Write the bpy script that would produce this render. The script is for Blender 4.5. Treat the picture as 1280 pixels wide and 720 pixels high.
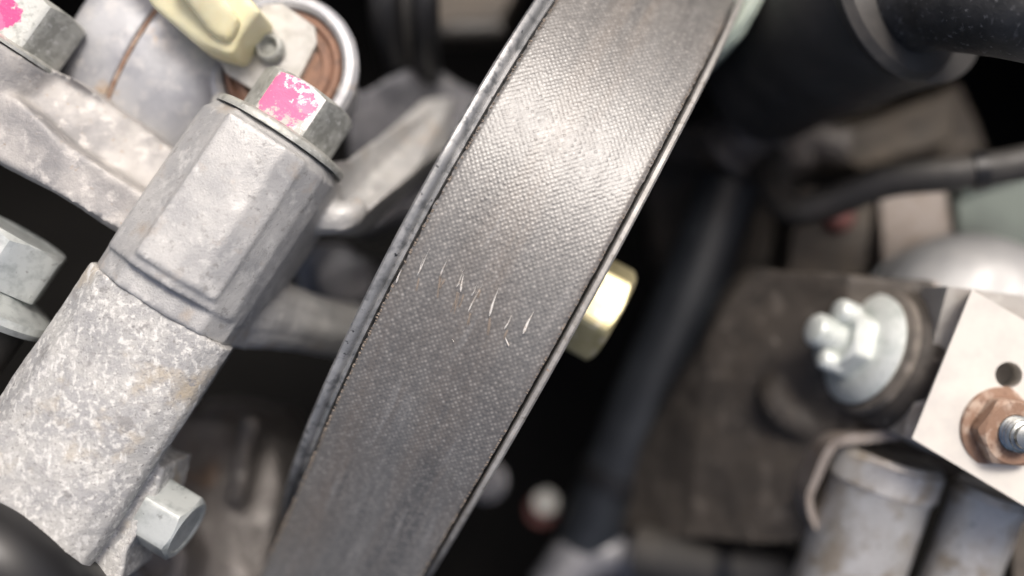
import bpy, bmesh, math, random
import numpy as np
from mathutils import Vector, Matrix, noise as mnoise

random.seed(7); rng = np.random.default_rng(7)
for o in list(bpy.data.objects): bpy.data.objects.remove(o)
scene = bpy.context.scene
COL = scene.collection
MM = 0.001
R_ = math.radians

# ------------------------------------------------------------------ camera, sky, sun, exposure
D = 125.0                      # mm from the lens to the plane of the belt's crest
K = 1280 / 140.0               # photo pixels per mm on that plane
cam_d = bpy.data.cameras.new('camera'); cam = bpy.data.objects.new('camera', cam_d); COL.objects.link(cam)
cam.location = (0, 0, D * MM); cam.rotation_euler = (0, 0, 0)
cam_d.sensor_width = 36; cam_d.lens = 36 * D / 140.0
cam_d.clip_start = 0.005; cam_d.clip_end = 50
cam_d.dof.use_dof = True; cam_d.dof.focus_distance = (D + 3.5) * MM; cam_d.dof.aperture_fstop = 4.4
scene.camera = cam

SUN_EL, SUN_AZ = 54.0, 19.0     # azimuth from +Y towards +X
world = bpy.data.worlds.new('World'); scene.world = world; world.use_nodes = True
wn = world.node_tree; wn.nodes.clear()
sky = wn.nodes.new('ShaderNodeTexSky'); sky.sky_type = 'NISHITA'; sky.sun_disc = False
sky.sun_elevation = R_(SUN_EL); sky.sun_rotation = R_(SUN_AZ); sky.air_density = 0.75; sky.dust_density = 8.0; sky.ozone_density = 0.3
bg = wn.nodes.new('ShaderNodeBackground'); bg.inputs['Strength'].default_value = 0.15
wo = wn.nodes.new('ShaderNodeOutputWorld')
wn.links.new(sky.outputs[0], bg.inputs[0]); wn.links.new(bg.outputs[0], wo.inputs[0])
sd = bpy.data.lights.new('sun', 'SUN'); sd.energy = 2.3; sd.angle = R_(19); sd.color = (1.0, 0.985, 0.96)
sun = bpy.data.objects.new('sun', sd); COL.objects.link(sun)
ls = Vector((math.sin(R_(SUN_AZ)) * math.cos(R_(SUN_EL)), math.cos(R_(SUN_AZ)) * math.cos(R_(SUN_EL)), math.sin(R_(SUN_EL))))
sun.rotation_euler = ls.to_track_quat('Z', 'Y').to_euler(); sun.location = ls * 2
vs = scene.view_settings
vs.view_transform = 'Standard'; vs.look = 'None'; vs.gamma = 1; vs.exposure = 0.04; vs.use_curve_mapping = False
scene.render.engine = 'CYCLES'
scene.cycles.max_bounces = 6

# ------------------------------------------------------------------ materials
def mat(name, col, rough=0.5, metal=0.0, layers=(), bumps=(), rvar=0.0, spec=0.5, stretch=None, attr=None, uv=False, coat=0.0, sss=0.0, blob=None):
    """layers: (colour, size_mm, lo, hi[, stretch]); bumps: (size_mm, height_mm)."""
    m = bpy.data.materials.new(name); m.use_nodes = True
    t = m.node_tree; N = t.nodes; L = t.links
    b = N['Principled BSDF']
    b.inputs['Metallic'].default_value = metal; b.inputs['Roughness'].default_value = rough
    b.inputs['Specular IOR Level'].default_value = spec
    if coat: b.inputs['Coat Weight'].default_value = coat; b.inputs['Coat Roughness'].default_value = 0.25
    if sss:
        b.inputs['Subsurface Weight'].default_value = sss; b.inputs['Subsurface Radius'].default_value = (.002, .0014, .0006)
        b.inputs['Subsurface Scale'].default_value = 1.0
    tc = N.new('ShaderNodeTexCoord'); co = tc.outputs['UV' if uv else 'Object']
    def nz(size, st=None, det=6, ro=0.6, off=0):
        mp = N.new('ShaderNodeMapping'); L.new(co, mp.inputs[0])
        s = st or (1, 1, 1); mp.inputs['Scale'].default_value = s
        mp.inputs['Location'].default_value = (off * .013, off * .021, off * .017)
        n = N.new('ShaderNodeTexNoise'); L.new(mp.outputs[0], n.inputs['Vector'])
        n.inputs['Scale'].default_value = 1.0 / (size * MM); n.inputs['Detail'].default_value = det; n.inputs['Roughness'].default_value = ro
        return n.outputs['Fac']
    def ramp(fac, lo, hi):
        r = N.new('ShaderNodeMapRange'); L.new(fac, r.inputs[0]); r.inputs[1].default_value = lo; r.inputs[2].default_value = hi
        return r.outputs[0]
    cur = None
    k = 0
    for ly in layers:
        c2, size, lo, hi = ly[:4]; st = ly[4] if len(ly) > 4 else None
        k += 1
        f = ramp(nz(size, st, off=k), lo, hi)
        mx = N.new('ShaderNodeMix'); mx.data_type = 'RGBA'; L.new(f, mx.inputs[0])
        if cur is None: mx.inputs[6].default_value = (*col, 1)
        else: L.new(cur, mx.inputs[6])
        mx.inputs[7].default_value = (*c2, 1); cur = mx.outputs[2]
    if attr:                                                # (attribute, colour)
        at_ = N.new('ShaderNodeAttribute'); at_.attribute_name = attr[0]
        mx = N.new('ShaderNodeMix'); mx.data_type = 'RGBA'; L.new(at_.outputs['Fac'], mx.inputs[0])
        if cur is None: mx.inputs[6].default_value = (*col, 1)
        else: L.new(cur, mx.inputs[6])
        mx.inputs[7].default_value = (*attr[1], 1); cur = mx.outputs[2]
    for bl in (blob or ()):                                 # brushed-on paint: (centre mm, radius mm, colour, ragged)
        vd = N.new('ShaderNodeVectorMath'); vd.operation = 'DISTANCE'; L.new(co, vd.inputs[0]); vd.inputs[1].default_value = Vector(bl[0]) * MM
        n1 = nz(1.0, det=8, ro=.72, off=31 + k); k += 1
        ma = N.new('ShaderNodeMath'); ma.operation = 'MULTIPLY_ADD'; L.new(n1, ma.inputs[0]); ma.inputs[1].default_value = bl[3] * bl[1] * MM; L.new(vd.outputs['Value'], ma.inputs[2])
        f = ramp(ma.outputs[0], bl[1] * MM * (1 + bl[3] * .5) * 1.03, bl[1] * MM * (1 + bl[3] * .5) * .97)
        mx = N.new('ShaderNodeMix'); mx.data_type = 'RGBA'; L.new(f, mx.inputs[0])
        if cur is None: mx.inputs[6].default_value = (*col, 1)
        else: L.new(cur, mx.inputs[6])
        mx.inputs[7].default_value = (*bl[2], 1); cur = mx.outputs[2]
    if cur is None: b.inputs['Base Color'].default_value = (*col, 1)
    else: L.new(cur, b.inputs['Base Color'])
    if rvar:
        f = nz(4.0, off=9); r = N.new('ShaderNodeMapRange'); L.new(f, r.inputs[0])
        r.inputs[1].default_value = .3; r.inputs[2].default_value = .7
        r.inputs[3].default_value = max(.05, rough - rvar); r.inputs[4].default_value = min(1, rough + rvar)
        L.new(r.outputs[0], b.inputs['Roughness'])
    nrm = None
    for i, (size, h) in enumerate(bumps):
        bp = N.new('ShaderNodeBump'); bp.inputs['Distance'].default_value = h * MM; bp.inputs['Strength'].default_value = 1.0
        L.new(nz(size, stretch, det=5, off=20 + i), bp.inputs['Height'])
        if nrm: L.new(nrm, bp.inputs['Normal'])
        nrm = bp.outputs[0]
    if nrm: L.new(nrm, b.inputs['Normal'])
    return m

Ub = Vector((.53, .85, -.10)).normalized()                   # axis of the bracket's bolts, pointing up-right
Lb = Vector((.85, -.53, 0)).normalized()                     # across it, right and down
Fb = Lb.cross(Ub).normalized();  Fb = Fb if Fb.z > 0 else -Fb
def loc(o, l, a, f): return o + Lb * l + Ub * a + Fb * f
PB1 = Fb * 6.95 + Ub * 5.0; PB2 = Fb * 6.7 + Ub * 5.0     # middle of the painted facets, from each bolt's base
M = {}
M['cast'] = mat('smooth_cast_aluminium', (.44, .435, .425), .48, .22, [((.345, .345, .345), 8, .42, .60), ((.53, .525, .51), 2.6, .53, .68), ((.38, .335, .29), 6, .58, .72), ((.29, .285, .275), .5, .60, .70), ((.30, .295, .285), 1.4, .60, .67)], [(.3, .07), (3.5, .12)], .12)
M['arm'] = mat('dusty_cast_aluminium', (.38, .365, .35), .56, .18, [((.25, .245, .245), 7, .44, .60), ((.47, .45, .43), 2.2, .54, .66), ((.31, .265, .225), 1.0, .62, .72)], [(.35, .07), (2.5, .14)], .1)
M['rough'] = mat('rough_cast_aluminium', (.43, .425, .41), .55, .2, [((.34, .34, .34), 6, .42, .56), ((.58, .575, .555), .9, .52, .62), ((.42, .365, .285), 9, .56, .68), ((.24, .235, .23), .55, .57, .67), ((.60, .595, .575), 1.6, .57, .65, (1.8, .6, 1)), ((.27, .265, .26), 2.4, .60, .67)], [(.35, .10), (1.2, .14)], .12)
M['house'] = mat('machined_housing_aluminium', (.44, .445, .46), .46, .3, [((.34, .345, .37), 8, .45, .6), ((.55, .54, .53), 3, .52, .7), ((.44, .29, .15), 9, .66, .76)], [(.6, .03), (5, .2)], .12)
M['zinc'] = mat('dull_zinc_plate', (.42, .425, .395), .48, .3, [((.29, .295, .27), 2.0, .45, .60), ((.56, .565, .545), .9, .56, .68)], [(.4, .05), (1.5, .05)], .14)
M['zincb'] = mat('bright_zinc_plate', (.56, .59, .575), .38, .45, [((.40, .43, .42), 2.5, .48, .65), ((.30, .31, .30), 1.1, .62, .72)], [(.5, .02), (2, .05)], .12)
M['paint'] = mat('chipped_pink_paint_on_zinc', (.42, .425, .40), .55, .15, [((.30, .305, .28), 1.0, .5, .62)], [(.4, .05)], .1, blob=[(PB1 + Lb * .8 + Ub * .2, 4.6, (.78, .74, .73), .9), (PB1 - Lb * .5 - Ub * .2, 3.9, (.78, .13, .27), 1.0), (PB1 + Lb * 2.4 + Ub * 1.0, 1.5, (.80, .19, .32), 1.2), (PB1 + Ub * 14 + Lb * 3, 11.4, (.80, .76, .75), 2.0), (PB1 - Ub * 12 + Lb * 4, 10.2, (.40, .405, .38), 2.0)])
M['paintd'] = mat('deep_pink_paint_on_zinc', (.46, .47, .45), .48, .35, [((.32, .33, .31), 1.2, .5, .62)], [(.4, .04)], .1, blob=[(PB2 + Lb * .6 - Ub * 1.0, 2.1, (.78, .06, .20), 1.3), (PB2 + Lb * .0 - Ub * 3.2, 1.6, (.80, .12, .26), 1.1), (PB2 + Ub * 9 + Lb * 8, 9.4, (.44, .45, .43), 2.2)])
M['zincw'] = mat('pale_zinc_plate', (.66, .69, .66), .40, .25, [((.52, .56, .53), 3, .48, .65), ((.40, .42, .38), 1.3, .62, .72)], [(.6, .03)], .1)
M['gold'] = mat('yellow_zinc', (.56, .50, .30), .36, .5, [((.44, .39, .21), 4, .45, .65), ((.64, .58, .44), 2, .52, .7)], [(1.0, .02)], .1)
M['rim'] = mat('worn_pulley_rim_steel', (.30, .29, .275), .45, .15, [((.38, .37, .355), 3, .45, .62), ((.17, .155, .135), 1.6, .56, .70), ((.32, .17, .09), 2.2, .66, .73)], [(.5, .05), (2, .08)], .12)
M['rimb'] = mat('chipped_black_rim_paint', (.25, .255, .26), .40, .3, [((.38, .38, .38), 7, .46, .6), ((.15, .155, .16), 2.0, .50, .64), ((.020, .022, .027), 1.3, .63, .68), ((.32, .17, .08), 3, .68, .74)], [(.6, .05), (1.4, .09)], .14)
M['belt'] = mat('worn_belt_fabric', (.124, .122, .118), .40, 0, [((.138, .122, .107), 8, .43, .60, (1, .10, 1)), ((.084, .083, .081), 4, .50, .62, (1, .06, 1)), ((.17, .167, .162), 1.6, .57, .68, (1, .10, 1)), ((.098, .093, .088), 30, .45, .65, (1, .6, 1)), ((.085, .083, .081), .35, .54, .66)], [(.18, .018)], .03, 1.0, uv=True, attr=('weave', (.35, .335, .315)))
M['rubber'] = mat('belt_rubber', (.016, .015, .015), .7, 0, [((.05, .042, .036), 1.0, .55, .7)], [(.5, .1)])
M['fibre'] = mat('frayed_cord_fibre', (.66, .64, .61), .45, 0, [((.42, .38, .34), .6, .48, .62)], [])
M['fuzz'] = mat('edge_cord_fuzz', (.24, .20, .165), .75)
M['blackr'] = mat('black_rubber', (.034, .032, .030), .52, 0, [((.055, .050, .045), 9, .5, .7)], [(.6, .03), (4, .1)], .12)
M['blackd'] = mat('dusty_black_rubber', (.020, .020, .020), .50, 0, [((.045, .044, .044), 6, .45, .65), ((.16, .16, .16), .8, .60, .70), ((.11, .11, .11), 2.2, .62, .72, (3, .5, 1))], [(.5, .05), (1.6, .12)], .12)
M['black'] = mat('black_plastic', (.008, .008, .009), .4)
M['shaft'] = mat('blue_black_paint', (.013, .015, .019), .45, .1, [((.022, .025, .03), 12, .45, .65)], [(3, .05)])
M['void'] = mat('deep_shade_black', (.0032, .003, .0028), .8, 0, [((.006, .0055, .005), 30, .45, .65)], [], spec=.15)  # near-black colour stands in for the deep shade of the gaps
M['brown'] = mat('dirty_brown_sheet_steel', (.060, .050, .041), .66, .05, [((.040, .034, .029), 14, .42, .6), ((.105, .090, .076), 6, .54, .70), ((.17, .15, .13), 1.8, .62, .72), ((.026, .023, .020), 4, .60, .74)], [(1.0, .06), (7, .5)], .1)
M['dust'] = mat('dust_covered_sheet_steel', (.16, .14, .12), .65, .05, [((.10, .088, .076), 5, .45, .62), ((.22, .195, .17), 3, .56, .7)], [(1, .06), (4, .3)])
M['edge'] = mat('bare_cut_sheet_edge', (.27, .235, .21), .55, .2, [((.19, .15, .12), 3, .5, .7)], [(.7, .05)])
M['pipe'] = mat('dusty_aluminium_pipe', (.52, .505, .48), .36, .35, [((.36, .31, .25), 6, .48, .63), ((.60, .585, .56), 4, .5, .7), ((.22, .18, .14), 1.0, .60, .70)], [(.7, .04)], .12)
M['block'] = mat('milled_aluminium_block', (.60, .57, .52), .60, .1, [((.53, .505, .47), 6, .42, .62), ((.65, .62, .56), 12, .5, .7)], [(.35, .02)], .06)
M['step'] = mat('dusty_cast_step', (.33, .315, .295), .6, .1, [((.24, .22, .20), 5, .45, .62), ((.40, .385, .365), 2.5, .54, .7)], [(.6, .05)])
M['rust'] = mat('copper_brown_rust', (.25, .15, .10), .65, .1, [((.43, .33, .26), 2.4, .46, .62), ((.18, .10, .065), 1.3, .55, .7)], [(.5, .1)], .1)
M['copper'] = mat('tarnished_copper', (.25, .145, .10), .5, .5, [((.16, .10, .075), 2.5, .45, .65)], [(.8, .03)], .1)
M['stud'] = mat('plated_steel_stud', (.42, .44, .43), .25, .9, [((.25, .26, .25), 1.5, .5, .65)], [])
M['cream'] = mat('yellowed_nylon', (.86, .80, .53), .40, 0, [((.80, .71, .42), 9, .42, .62)], [(3, .04)], .08, sss=.15)
M['plate'] = mat('stamped_zinc_plate', (.50, .49, .46), .45, .55, [((.40, .39, .36), 3, .45, .62), ((.60, .59, .56), 1.4, .58, .7)], [(.6, .03)], .1)
M['grey'] = mat('satin_grey_metal', (.30, .30, .30), .48, .35, [((.22, .225, .23), 12, .45, .62)], [(1, .02)], .08)
M['mint'] = mat('pale_green_plastic_shaded', (.125, .15, .13), .5, 0, [((.10, .12, .105), 8, .45, .62)], [])  # green darkened in colour for the shade on the tank
M['engine'] = mat('grimy_engine_casting', (.17, .155, .145), .55, .3, [((.10, .09, .085), 9, .42, .6), ((.28, .26, .245), 4, .55, .7), ((.16, .10, .06), 10, .62, .75)], [(1.2, .2), (6, .8)], .1)
M['mint_lit'] = mat('pale_green_plastic_lit', (.40, .46, .40), .5, 0, [((.34, .40, .35), 8, .45, .62)], [])  # lighter copy of the same green, for the lit part
M['enginb'] = mat('bluish_engine_casting', (.19, .19, .205), .45, .3, [((.11, .112, .125), 8, .42, .6), ((.30, .295, .29), 5, .55, .7)], [(1.2, .15), (6, .6)], .1)
M['tan'] = mat('tan_brown_casting', (.085, .070, .054), .65, .05, [((.055, .047, .039), 10, .42, .62), ((.12, .098, .075), 7, .58, .72)], [(2, .3)])
M['white'] = mat('white_marking_paint', (.30, .295, .28), .5, 0)
M['red'] = mat('red_plastic', (.20, .07, .06), .55, 0, [((.15, .06, .055), 5, .5, .7)])

# ------------------------------------------------------------------ helpers (all lengths in mm)
def at(px, py, z):
    f = (D - z) / D / K
    return Vector(((px - 640) * f, -(py - 360) * f, z))
def empty(name, base, label, cat, group=None):
    o = bpy.data.objects.new(name, None); COL.objects.link(o); o.location = Vector(base) * MM; o.empty_display_size = .005
    o['label'] = label; o['category'] = cat
    if group: o['group'] = group
    o['_b'] = list(base); del o['_b']
    BASE[o.name] = Vector(base)
    return o
BASE = {}
def link(name, me, material, parent=None, base=None, smooth=35):
    """me holds world mm coordinates; it is moved to the parent's base and scaled to metres."""
    b = BASE[root_of(parent).name] if parent else Vector(base or (0, 0, 0))
    n = len(me.vertices); a = np.empty(n * 3, 'f'); me.vertices.foreach_get('co', a)
    a = (a.reshape(-1, 3) - np.array(b, 'f')) * MM; me.vertices.foreach_set('co', a.ravel())
    o = bpy.data.objects.new(name, me); COL.objects.link(o)
    if parent: o.parent = parent
    else: o.location = b * MM
    for mt in (material if isinstance(material, (list, tuple)) else [material]): me.materials.append(mt)
    if smooth is not None:
        me.polygons.foreach_set('use_smooth', [True] * len(me.polygons))
        if smooth < 180: me.set_sharp_from_angle(angle=R_(smooth))
    me.update()
    return o
def root_of(o):
    while o.parent: o = o.parent
    return o
def mesh_of(bm, name='m'):
    bmesh.ops.recalc_face_normals(bm, faces=bm.faces)
    me = bpy.data.meshes.new(name); bm.to_mesh(me); bm.free(); return me
def frame(axis, face=(0, 0, 1)):
    z = Vector(axis).normalized(); f = Vector(face); x = (f - z * f.dot(z)).normalized(); y = z.cross(x)
    return x, y, z
def lathe(bm, base, axis, prof, segs=48, face=(0, 0, 1), rfun=None, mi=0, caps=True):
    """prof: (radius, height) along the axis; rfun(theta) scales the radius; theta=0 looks along face."""
    x, y, z = frame(axis, face); base = Vector(base); rings = []
    for r, h in prof:
        ring = []
        for i in range(segs):
            t = 2 * math.pi * i / segs
            rr = r * (rfun(t) if rfun else 1)
            ring.append(bm.verts.new(base + z * h + (x * math.cos(t) + y * math.sin(t)) * rr))
        rings.append(ring)
    for a, b in zip(rings, rings[1:]):
        for i in range(segs):
            f = bm.faces.new((a[i], a[(i + 1) % segs], b[(i + 1) % segs], b[i])); f.material_index = mi
    if caps:
        bm.faces.new(rings[0][::-1]); bm.faces.new(rings[-1])
    return rings
def catmull(pts, n):
    P = [Vector(p) for p in pts]; P = [P[0] * 2 - P[1]] + P + [P[-1] * 2 - P[-2]]; out = []
    segs = len(P) - 3
    for i in range(n):
        u = i / (n - 1) * segs; k = min(int(u), segs - 1); t = u - k; a, b, c, d = P[k:k + 4]
        out.append(.5 * ((2 * b) + (c - a) * t + (2 * a - 5 * b + 4 * c - d) * t * t + (3 * b - a - 3 * c + d) * t ** 3))
    return out
def tube(bm, pts, rad, n=60, segs=28, wob=0.0):
    C = catmull(pts, n); rings = []
    rr = rad if isinstance(rad, (list, tuple)) else [rad, rad]
    up = None
    for i, c in enumerate(C):
        tg = (C[min(i + 1, n - 1)] - C[max(i - 1, 0)]).normalized()
        if up is None: up = tg.orthogonal().normalized()
        up = (up - tg * up.dot(tg)).normalized(); sd_ = tg.cross(up)
        u = i / (n - 1) * (len(rr) - 1); k = min(int(u), len(rr) - 2); r = rr[k] + (rr[k + 1] - rr[k]) * (u - k)
        ring = []
        for j in range(segs):
            a = 2 * math.pi * j / segs; d = up * math.cos(a) + sd_ * math.sin(a)
            r2 = r * (1 + wob * mnoise.noise((c + d * r) * .12))
            ring.append(bm.verts.new(c + d * r2))
        rings.append(ring)
    for a, b in zip(rings, rings[1:]):
        for j in range(segs): bm.faces.new((a[j], a[(j + 1) % segs], b[(j + 1) % segs], b[j]))
    bm.faces.new(rings[0][::-1]); bm.faces.new(rings[-1])
def prism(bm, pts, depth, dirn=(0, 0, -1)):
    """pts: world points of the front outline, extruded by depth."""
    d = Vector(dirn).normalized() * depth
    a = [bm.verts.new(p) for p in pts]; b = [bm.verts.new(Vector(p) + d) for p in pts]; n = len(pts)
    bm.faces.new(a); bm.faces.new(b[::-1])
    for i in range(n): bm.faces.new((a[i], b[i], b[(i + 1) % n], a[(i + 1) % n]))
def cast(name, bm, material, parent, voxel=.45, smooth=6, rough=(), seed=0, post_smooth=180, fac=.5):
    """union overlapping pieces into one filleted casting."""
    me = mesh_of(bm); o = bpy.data.objects.new('tmp', me); COL.objects.link(o)
    r = o.modifiers.new('r', 'REMESH'); r.mode = 'VOXEL'; r.voxel_size = voxel
    if smooth:
        s = o.modifiers.new('s', 'SMOOTH'); s.factor = fac; s.iterations = smooth
    dg = bpy.context.evaluated_depsgraph_get(); dg.update()
    m2 = bpy.data.meshes.new_from_object(o.evaluated_get(dg))
    bpy.data.objects.remove(o); bpy.data.meshes.remove(me)
    if rough:
        n = len(m2.vertices); co = np.empty(n * 3, 'f'); m2.vertices.foreach_get('co', co); co = co.reshape(-1, 3)
        nn = np.empty(n * 3, 'f'); m2.vertex_normals.foreach_get('vector', nn); nn = nn.reshape(-1, 3)
        disp = np.zeros(n)
        for size, h in rough:
            disp += np.array([mnoise.noise(Vector(c) / size + Vector((seed, 3, 1))) for c in co]) * h
        co = co + nn * disp[:, None]; m2.vertices.foreach_set('co', co.astype('f').ravel())
    m2.materials.clear()
    return link(name, m2, material, parent, smooth=post_smooth)
def hexr(t, p=26):
    return 1.0 / sum(abs(math.cos(t - a)) ** p for a in (0, math.pi / 3, 2 * math.pi / 3)) ** (1.0 / p)
def hex_part(name, parent, base, axis, apo, h, material, face=(0, 0, 1), rot=0.0, segs=96, cham=.34, both=False, hole=0.0, paint=None, r_c=.985):
    """hexagon with chamfered, rounded corners. apo = half the width across flats; a flat looks along face (turned by rot)."""
    bm = bmesh.new(); x, y, z = frame(axis, face); base = Vector(base)
    rc = apo * r_c
    R = [apo * hexr(2 * math.pi * i / segs) for i in range(segs)]
    def ring(fn):
        out = []
        for i in range(segs):
            t = 2 * math.pi * i / segs; r, hh = fn(i)
            out.append(bm.verts.new(base + z * hh + (x * math.cos(t + rot) + y * math.sin(t + rot)) * r))
        return out
    rings = []
    if both: rings.append(ring(lambda i: (rc, 0))); rings.append(ring(lambda i: (R[i], (R[i] - rc) * cham * 1.8 + .02)))
    else: rings.append(ring(lambda i: (R[i], 0)))
    rings.append(ring(lambda i: (R[i] - .0, h - (R[i] - rc) * cham * 1.8 - .12)))
    rings.append(ring(lambda i: (min(R[i], rc + .0), h)))
    if hole: rings.append(ring(lambda i: (hole, h))); rings.append(ring(lambda i: (hole, h - .9)))
    else: rings.append(ring(lambda i: (apo * .80, h))); rings.append(ring(lambda i: (apo * .74, h - .18)))
    for a, b in zip(rings, rings[1:]):
        for i in range(segs):
            f = bm.faces.new((a[i], a[(i + 1) % segs], b[(i + 1) % segs], b[i]))
            if paint is not None and a is rings[0]:
                ang = ((i + .5) / segs * 360 + 30) % 360
                if int(ang // 60) == paint: f.material_index = 1
    bm.faces.new(rings[0][::-1]); bm.faces.new(rings[-1])
    return link(name, mesh_of(bm), material, parent, smooth=22)
def disc_part(name, parent, base, axis, prof, material, segs=64, face=(0, 0, 1), smooth=35):
    bm = bmesh.new(); lathe(bm, base, axis, prof, segs, face); return link(name, mesh_of(bm), material, parent, smooth=smooth)
def thread_part(name, parent, base, axis, r, length, pitch, material):
    prof = [(r * .86, 0)]; h = 0
    while h < length - pitch:
        prof += [(r * .86, h + pitch * .1), (r, h + pitch * .45), (r, h + pitch * .55), (r * .86, h + pitch * .95)]; h += pitch
    prof += [(r * .84, length - .4), (r * .6, length)]
    return disc_part(name, parent, base, axis, prof, material, 40)
def bevel_mesh(bm, off, segs=3, ang=30):
    ed = [e for e in bm.edges if len(e.link_faces) == 2 and e.calc_face_angle(0) > R_(ang)]
    bmesh.ops.bevel(bm, geom=ed, offset=off, segments=segs, profile=.6, affect='EDGES', clamp_overlap=True)
def structure(name, bm, material):
    o = link(name, mesh_of(bm), material, None, smooth=None); o['kind'] = 'structure'; return o

TH = R_(-28.6)
A = Vector((math.cos(TH), math.sin(TH), 0.0))        # pulley axis, right and down in the picture
U = Vector((-math.sin(TH), math.cos(TH), 0.0))       # along the belt, up and right
Zv = Vector((0, 0, 1))

# ------------------------------------------------------------------ black backing for the deep gaps, added walls that block light
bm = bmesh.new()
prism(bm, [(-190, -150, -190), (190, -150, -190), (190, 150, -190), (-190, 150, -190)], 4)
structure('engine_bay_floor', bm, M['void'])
for nm, p in (('shade_wall_front', [(-190, -150), (190, -150), (190, -146), (-190, -146)]), ('shade_wall_back', [(-190, 146), (190, 146), (190, 150), (-190, 150)]),
              ('shade_wall_left', [(-194, -150), (-190, -150), (-190, 150), (-194, 150)]), ('shade_wall_right', [(190, -150), (194, -150), (194, 150), (190, 150)])):
    bm = bmesh.new(); prism(bm, [(x, y, -40) for x, y in p], 154); structure(nm, bm, M['void'])  # out-of-view walls, added to keep sky light off the deep parts
bm = bmesh.new(); prism(bm, [(48, 82, -12), (186, 82, -12), (186, 142, -12), (48, 142, -12)], 178); bevel_mesh(bm, 3, 3); structure('added_shade_block', bm, M['void'])  # out-of-view block, added to throw shade on the right background

# ------------------------------------------------------------------ pulley and belt
RP = 68.0
APEX = Vector((-0.2, 6.46, 0.0)); AX = Vector((A.x * math.cos(R_(1.3)), A.y * math.cos(R_(1.3)), math.sin(R_(1.3)))).normalized()
NRM = AX.cross(U).normalized()
if NRM.z < 0: NRM = -NRM
PC = APEX - NRM * RP
TL, TR = -11.5, 12.15
pulley = empty('drive_pulley', PC - Zv * RP, 'wide steel pulley with worn rims under the drive belt', 'pulley')
def lathe_part(name, prof, material, segs=220, smooth=30):
    bm = bmesh.new(); lathe(bm, PC, AX, prof, segs, NRM); return link(name, mesh_of(bm), material, pulley, smooth=smooth)
lathe_part('groove_drum', [(30, TL + .4), (RP - 2.2, TL + .4), (RP - 2.2, TR - .4), (30, TR - .4)], M['rubber'])
lathe_part('rim', [(60, TL - .2), (RP - 1.7, TL - .25), (RP - .9, TL - .5), (RP - .75, TL - .9), (RP - 1.0, TL - 1.15), (RP - .25, TL - 1.5), (RP + .10, TL - 2.0),
                   (RP + .05, TL - 2.5), (RP - .5, TL - 2.85), (RP - 1.6, TL - 3.0), (62, TL - 3.0), (60, TL - 2.6)], M['rimb'], smooth=45)
lathe_part('rim', [(60, TR + .2), (RP - 1.6, TR + .40), (RP - .45, TR + .50), (RP - .05, TR + .70), (RP + .05, TR + 1.25), (RP - .3, TR + 1.55), (RP - 1.8, TR + 1.65), (60, TR + 1.6)], M['rim'], smooth=45)
lathe_part('web', [(12, -4), (58, -2.5), (61, -4), (61, 13.2), (57, 12.4), (30, 12.4), (22, 12.8), (12, 12.8)], M['rim'])

belt = empty('drive_belt', PC + NRM * RP, 'worn grey-brown woven-back drive belt running diagonally over the pulley', 'belt')
ALPHA = R_(31)
def belt_path(s):
    """point offset (along U, along NRM from the pulley centre) and normal at arc length s."""
    sg = 1 if s >= 0 else -1; a = abs(s) / RP; ALPHA = R_(47) if s >= 0 else R_(31)
    if a <= ALPHA: return RP * math.sin(a) * sg, RP * math.cos(a), math.sin(a) * sg, math.cos(a)
    e = abs(s) - RP * ALPHA
    return sg * (RP * math.sin(ALPHA) + e * math.cos(ALPHA)), RP * math.cos(ALPHA) - e * math.sin(ALPHA), sg * math.sin(ALPHA), math.cos(ALPHA)
du = .125
us = np.linspace(TL, TR, int((TR - TL) / du) + 1)
ss = np.concatenate([np.arange(-190, -84, 4.0), np.arange(-84, 66, .125), np.arange(66, 190, 4.0)])
UU, SS = np.meshgrid(us, ss)
# woven cord tips: staggered rows, jittered
H = np.zeros_like(UU); W = np.zeros_like(UU)
pu, pv = .80, .86
i00 = np.searchsorted(ss, -84.0); i0 = i00; i1 = np.searchsorted(ss, 65)
row = 0
for v in np.arange(-83, 65, pv / 2):
    row += 1
    slant = .22 * v
    off = (row % 2) * pu / 2
    for u in np.arange(TL + .2, TR, pu):
        uc = u + off + rng.normal(0, .045); vc = v + rng.normal(0, .05)
        if uc > TR - .1: continue
        iu = int((uc - TL) / (us[1] - us[0])); iv = i00 + int((vc + 84) / .125 + .5)
        a0, a1, b0, b1 = max(iv - 5, i0), min(iv + 6, i1), max(iu - 5, 0), min(iu + 6, len(us))
        if a1 <= a0 or b1 <= b0: continue
        g = np.exp(-(((UU[a0:a1, b0:b1] - uc) / .19) ** 2 + ((SS[a0:a1, b0:b1] - vc) / .20) ** 2))
        amp = max(0, rng.normal(1.0, .22)); H[a0:a1, b0:b1] = np.maximum(H[a0:a1, b0:b1], g * amp)
        W[a0:a1, b0:b1] = np.maximum(W[a0:a1, b0:b1], g * max(0, rng.normal(.28, .26)))
edge = np.minimum(UU - TL, TR - UU)
hgt = H * .056 - .25 * np.exp(-(edge / .35) ** 2) + .03 * np.sin(UU * 1.3 + .5 * np.sin(SS * .11))
BO = np.array(PC); Ua, Na, Aa = np.array(U), np.array(NRM), np.array(AX)
pp = np.array([belt_path(s) for s in ss])
rg = random.Random(3)
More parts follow.
